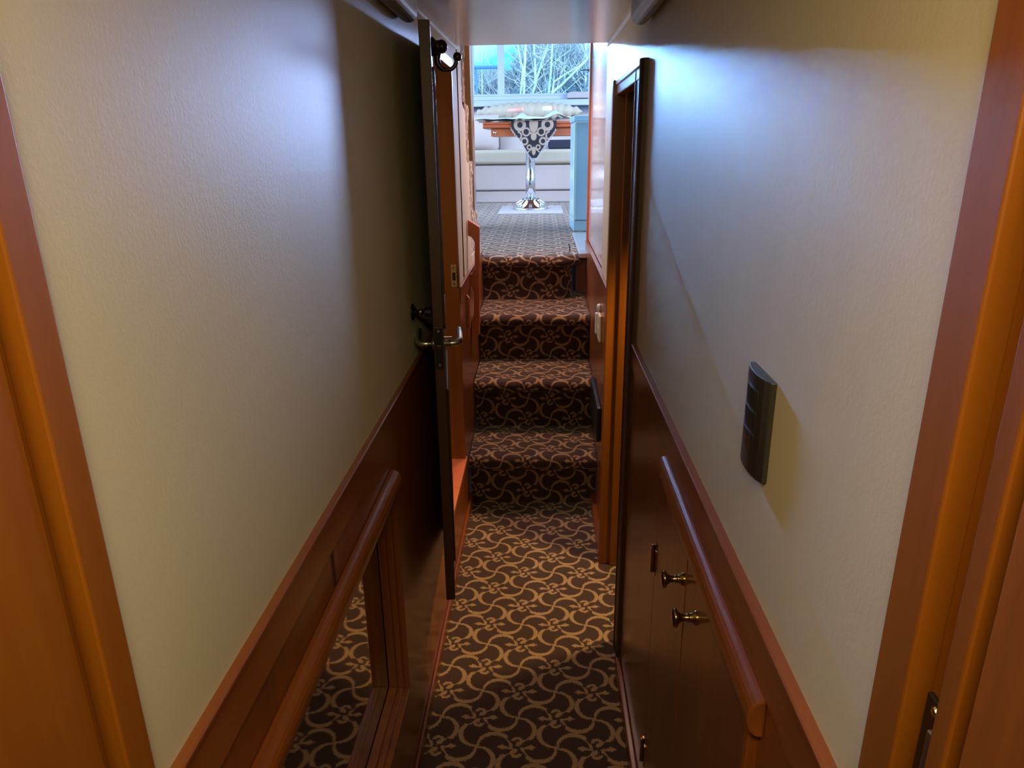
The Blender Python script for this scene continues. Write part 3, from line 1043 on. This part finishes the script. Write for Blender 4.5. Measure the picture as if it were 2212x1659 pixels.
# crumpled sheet on the table
def sheet(u, v):
    x = -0.62 + 0.88 * u
    y = 6.755 + 0.62 * v
    ridge = 0.050 * math.exp(-((u - 0.48) / 0.06) ** 2) + 0.075 * math.exp(-((u - 0.84) / 0.08) ** 2) + 0.02 * u
    z = 1.824 + 0.010 * (1 + math.sin(u * 23 + v * 4)) * 0.5 + ridge * (0.35 + 0.65 * v) + 0.008 * (1 + math.sin(v * 17 + u * 9))
    if v == 0:
        z -= 0.006
    return (x, y + 0.02 * math.sin(u * 9), z)


tag(MB().grid(sheet, 60, 20).done('plastic_sheet', 'sheet', smooth=True, solid=0.003), 'crumpled white plastic sheet lying over the salon table', 'sheet')
m = MB()
m.tube([(-0.33, 7.22, 1.925), (-0.21, 7.18, 1.93), (-0.18, 7.17, 1.93)], [0.022, 0.026, 0.018], 12)
tag(m.done('paper_roll', 'pink', smooth=True), 'small pink paper roll on the table sheet, left of the bottle', 'roll')
bt = empty('bottle', (0.02, 7.2, 1.9))
tag(bt, 'small white plastic bottle lying on the table sheet', 'bottle')
MB().lathe([(0, 0), (0.020, 0.002), (0.024, 0.01), (0.024, 0.075), (0.012, 0.09), (0, 0.09)], (0.0, 7.2, 1.935), (1, 0, 0.05), 16).done('body', 'white', bt, smooth=True)
MB().lathe([(0.0, 0.088), (0.013, 0.088), (0.013, 0.11), (0, 0.112)], (0.0, 7.2, 1.935), (1, 0, 0.05), 14).done('cap', 'pink', bt)

# pale cabinet at the right of the landing
wc = empty('storage_cabinet', (0.40, 5.33, 1.02))
tag(wc, 'tall pale blue cabinet standing at the right of the landing', 'cabinet')
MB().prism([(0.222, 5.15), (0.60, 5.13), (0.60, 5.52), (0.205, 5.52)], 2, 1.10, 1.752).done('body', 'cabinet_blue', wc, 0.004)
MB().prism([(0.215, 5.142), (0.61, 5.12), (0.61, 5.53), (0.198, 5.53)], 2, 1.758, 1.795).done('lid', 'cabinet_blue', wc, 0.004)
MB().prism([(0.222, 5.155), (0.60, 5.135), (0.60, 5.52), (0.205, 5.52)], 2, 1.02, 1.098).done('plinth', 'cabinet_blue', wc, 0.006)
m = MB()
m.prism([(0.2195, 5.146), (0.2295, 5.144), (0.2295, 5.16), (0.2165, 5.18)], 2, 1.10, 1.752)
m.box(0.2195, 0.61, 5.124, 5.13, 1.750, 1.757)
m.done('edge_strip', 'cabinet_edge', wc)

# wooden post at the left of the salon
pst = box_obj('trim_17', 'wood_z', (-0.74, -0.50, 5.36, 5.52, 1.02, 3.05), bevel=0.012, seg=3)
struct(pst, 'red cherry corner post at the left of the salon')

# side stair climbing on the left above the cabin
ss = empty('side_stair', (-0.6, 3.7, 1.02))
tag(ss, 'narrow carpeted stair climbing to the upper deck on the left of the landing', 'stairs')
levels = [(3.80, 1.102, 1.287, 3.452), (3.63, 1.287, 1.539, 3.44), (3.50, 1.539, 1.787, 3.338), (3.39, 1.787, 2.04, 3.245), (3.28, 2.04, 2.29, 3.22)]
v0 = 0.3
for (yr, z0, z1, yb) in levels:
    p = [(yr, z0), (yr, z1 - 0.07), (yr + 0.006, z1 - 0.066)] + [(yr + 0.02 + 0.03 * math.cos(R(a)), z1 - 0.035 + 0.032 * math.sin(R(a))) for a in range(-75, 91, 15)] + [(yb, z1), (yb, z0)]
    L = arclen(p)
    n = len(p) - 1
    m = MB()
    m.uv = m.bm.loops.layers.uv.new('UVMap')
    A = [m.bm.verts.new((-0.95, y, z)) for y, z in p]
    B = [m.bm.verts.new((-0.3465, y, z)) for y, z in p]
    for i in range(n):
        f = m.face([A[i], A[i + 1], B[i + 1], B[i]])
        for l, q in zip(f.loops, ((0, L[i]), (0, L[i + 1]), (0.575, L[i + 1]), (0.575, L[i]))):
            l[m.uv].uv = (q[0], v0 + q[1])
    f = m.face(B)
    for l in f.loops:
        l[m.uv].uv = (l.vert.co.y, l.vert.co.z)
    f = m.face(A[::-1])
    m.done('step', 'carpet', ss)
    v0 += 0.37

# cut-out handhold board standing out of the wall at the foot of the stairs
m = MB()
bo = [(-0.338, 1.292), (-0.284, 1.257), (-0.297, 0.757), (-0.338, 0.735), (-0.338, 0.815), (-0.329, 0.83), (-0.321, 0.86), (-0.318, 0.955), (-0.326, 0.985), (-0.338, 0.99), (-0.338, 1.04), (-0.322, 1.05), (-0.312, 1.075), (-0.309, 1.19), (-0.320, 1.212), (-0.338, 1.218)]
m.prism(bo, 1, 3.25, 3.285)
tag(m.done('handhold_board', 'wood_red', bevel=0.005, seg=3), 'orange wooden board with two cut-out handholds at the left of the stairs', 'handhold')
o = MB().prism([(-0.336, 0.985), (-0.322, 0.965), (-0.322, 0.83), (-0.336, 0.83)], 1, 3.08, 3.10).done('handle_block', 'wood_red', bevel=0.003)
tag(o, 'small red wooden handle block on the wall before the cut-out board', 'handle')

# white latch and black box on the right wall by the stairs
lt_ = empty('wall_latch', (PR, 2.98, 0.87))
tag(lt_, 'ivory plastic latch on the right wall beside the stairs', 'latch')
box_obj('body', 'ivory', (PR - 0.012, PR, 2.90, 3.01, 0.812, 0.925), lt_, 0.004)
box_obj('arm', 'white', (PR - 0.020, PR - 0.010, 3.00, 3.03, 0.822, 0.915), lt_, 0.004)
MB().lathe([(0, 0), (0.016, 0), (0.018, 0.006), (0.014, 0.014), (0, 0.016)], (PR, 3.0, 0.940), (-1, 0, 0), 16).done('eye', 'white', lt_, smooth=True)
for z in (0.90, 0.85):
    box_obj('slot', 'black', (PR - 0.0128, PR - 0.0118, 2.935, 2.945, z - 0.018, z + 0.01), lt_)
tag(box_obj('wall_speaker', 'black', (PR - 0.020, PR, 2.80, 3.22, 0.40, 0.555), bevel=0.006), 'flat black box fixed low on the right wall beside the steps', 'box')

# ------------------------------------------------------------------ outside
m = MB()
random.seed(9)
m.grid(lambda u, v: (-22 + 44 * u, 11.4 + 26 * v, 0.9 + 3.2 * v * (0.45 + 0.55 * min(1, max(0, (u - 0.46) * 9))) + 0.15 * math.sin(u * 31 + v * 11)), 40, 20)
struct(m.done('ground', 'ground', smooth=True), 'wooded bank rising behind the window')


def branch(m, p, d, r, ln, depth, rnd, seg):
    pts, rads = [p.copy()], [r]
    n = 4
    q = p.copy()
    for i in range(n):
        d = (d + Vector((rnd.uniform(-.16, .16), rnd.uniform(-.16, .16), rnd.uniform(-.05, .12)))).normalized()
        q = q + d * (ln / n)
        pts.append(q.copy())
        rads.append(r * (1 - 0.45 * (i + 1) / n))
    m.tube(pts, rads, seg, cap=False)
    if depth == 0:
        return
    k = rnd.randint(2, 4)
    for i in range(k):
        j = rnd.randint(1, n)
        nd = (d + Vector((rnd.uniform(-.95, .95), rnd.uniform(-.7, .7), rnd.uniform(-.15, .6)))).normalized()
        branch(m, pts[j], nd, rads[j] * 0.62, ln * rnd.uniform(0.5, 0.78), depth - 1, rnd, max(4, seg - 2))


def tree(i, stems, label, depth=2):
    """A bare tree: each stem is a bent line of points with a radius at its foot; twigs grow from it."""
    rnd = random.Random(40 + i)
    m = MB()
    for r, pts in stems:
        P = [Vector(p) for p in pts]
        n = len(P)
        rr = [r * (1 - 0.35 * k / (n - 1)) for k in range(n)]
        m.tube(P, rr, 9, cap=False)
        for a, b, q in zip(P, P[1:], rr):
            ln = (b - a).length
            for k in range(max(1, int(ln / 0.16))):
                t = rnd.random()
                d = Vector((rnd.uniform(-1, 1), rnd.uniform(-.5, .5), rnd.uniform(.1, .9))).normalized()
                branch(m, a + (b - a) * t, d, q * 0.32, rnd.uniform(0.3, 0.7), depth, rnd, 5)
    o = m.done('bare_tree', 'bark', smooth=True, fix=False)
    return tag(o, label, 'tree', 'bare trees outside the window')


tree(0, [(0.026, [(-0.29, 12.0, 0.9), (-0.296, 12.0, 2.37), (-0.285, 12.0, 2.73), (-0.266, 12.0, 3.02), (-0.24, 12.05, 3.7)]),
         (0.018, [(-0.34, 11.98, 1.6), (-0.347, 11.96, 2.38), (-0.321, 11.96, 2.565), (-0.308, 11.97, 2.75), (-0.35, 11.98, 2.9), (-0.42, 12.0, 3.3)])], 'bare double-trunked tree just right of the window post')
tree(1, [(0.024, [(-0.24, 12.4, 0.9), (-0.185, 12.4, 2.37), (-0.115, 12.4, 2.55), (-0.118, 12.4, 2.78), (-0.135, 12.4, 3.02), (-0.16, 12.4, 3.6)]),
         (0.021, [(-0.112, 12.4, 2.6), (-0.06, 12.38, 2.73), (0.004, 12.36, 2.92), (0.066, 12.36, 3.06), (0.2, 12.4, 3.6)]),
         (0.014, [(0.004, 12.36, 2.92), (-0.095, 12.36, 2.96), (-0.16, 12.36, 3.0)])], 'bare forked tree in the middle of the window')
tree(2, [(0.023, [(0.06, 12.2, 0.9), (0.092, 12.2, 2.37), (0.128, 12.2, 2.70), (0.146, 12.2, 3.0), (0.17, 12.2, 3.7)])], 'bare upright tree right of the forked one in the window')
tree(3, [(0.021, [(0.05, 11.7, 0.9), (0.098, 11.7, 2.33), (0.285, 11.7, 2.48), (0.418, 11.7, 2.60), (0.63, 11.7, 2.79), (0.95, 11.7, 3.2)]),
         (0.016, [(0.15, 11.7, 2.38), (0.17, 11.72, 2.53), (0.372, 11.74, 2.65), (0.55, 11.74, 2.74), (0.8, 11.74, 2.95)])], 'bare slanting trunk with two long limbs at the right of the window')
tree(4, [(0.014, [(-1.18, 14.6, 0.9), (-1.16, 14.6, 2.5), (-1.14, 14.6, 3.6)]),
         (0.010, [(-1.13, 14.6, 3.4), (-1.06, 14.6, 3.2), (-0.98, 14.6, 3.05)])], 'thin bare tree seen through the narrow left pane')
tree(5, [(0.03, [(0.86, 15.4, 0.9), (0.87, 15.4, 2.6), (0.83, 15.4, 3.9)])], 'bare tree at the far right end of the window')

rnd = random.Random(77)
m = MB()
for i in range(6500):
    y = rnd.uniform(15.2, 20.5)
    w = rnd.uniform(-0.95, 0.66)
    x = w * y / 8.7
    lo = 1.6 + 0.045 * y
    hi = 1.6 + 0.118 * y
    top = 0.50 if w < -0.43 else min(1.08, 0.34 + max(0, w + 0.36) * 4.2)
    if w > 0.40:
        top = 0.86
    z = lo + (hi - lo) * top * rnd.random() ** 0.75
    d = Vector((rnd.uniform(-.8, .8), rnd.uniform(-.3, .3), rnd.uniform(.2, 1))).normalized()
    ln = rnd.uniform(0.12, 0.5)
    p = Vector((x, y, z))
    r = rnd.uniform(0.006, 0.016)
    m.tube([p, p + d * ln * 0.5 + Vector((rnd.uniform(-.05, .05), 0, 0.01)), p + d * ln], [r, r * 0.75, r * 0.3], 3, cap=False)
tag(m.done('thicket', 'twig', fix=False), 'dense thicket of pale twigs behind the trees', 'bush', kind='stuff')
struct(box_obj('deck', 'white', (-2.6, 2.2, 8.79, 10.5, 0.9, 1.0)), 'outer deck behind the salon window')
rl = empty('deck_rail', (-0.9, 10.2, 1.2))
tag(rl, 'blue painted deck rail outside the narrow left pane', 'railing')
m = MB().tube([(-2.6, 10.2, 2.60), (-0.55, 10.2, 2.60)], 0.022, 10)
m.done('bar', 'rail_paint', rl, smooth=True)
for x in (-0.88, -1.7):
    MB().tube([(x, 10.2, 1.0), (x, 10.2, 2.60)], 0.016, 8).done('post', 'rail_paint', rl, smooth=True)
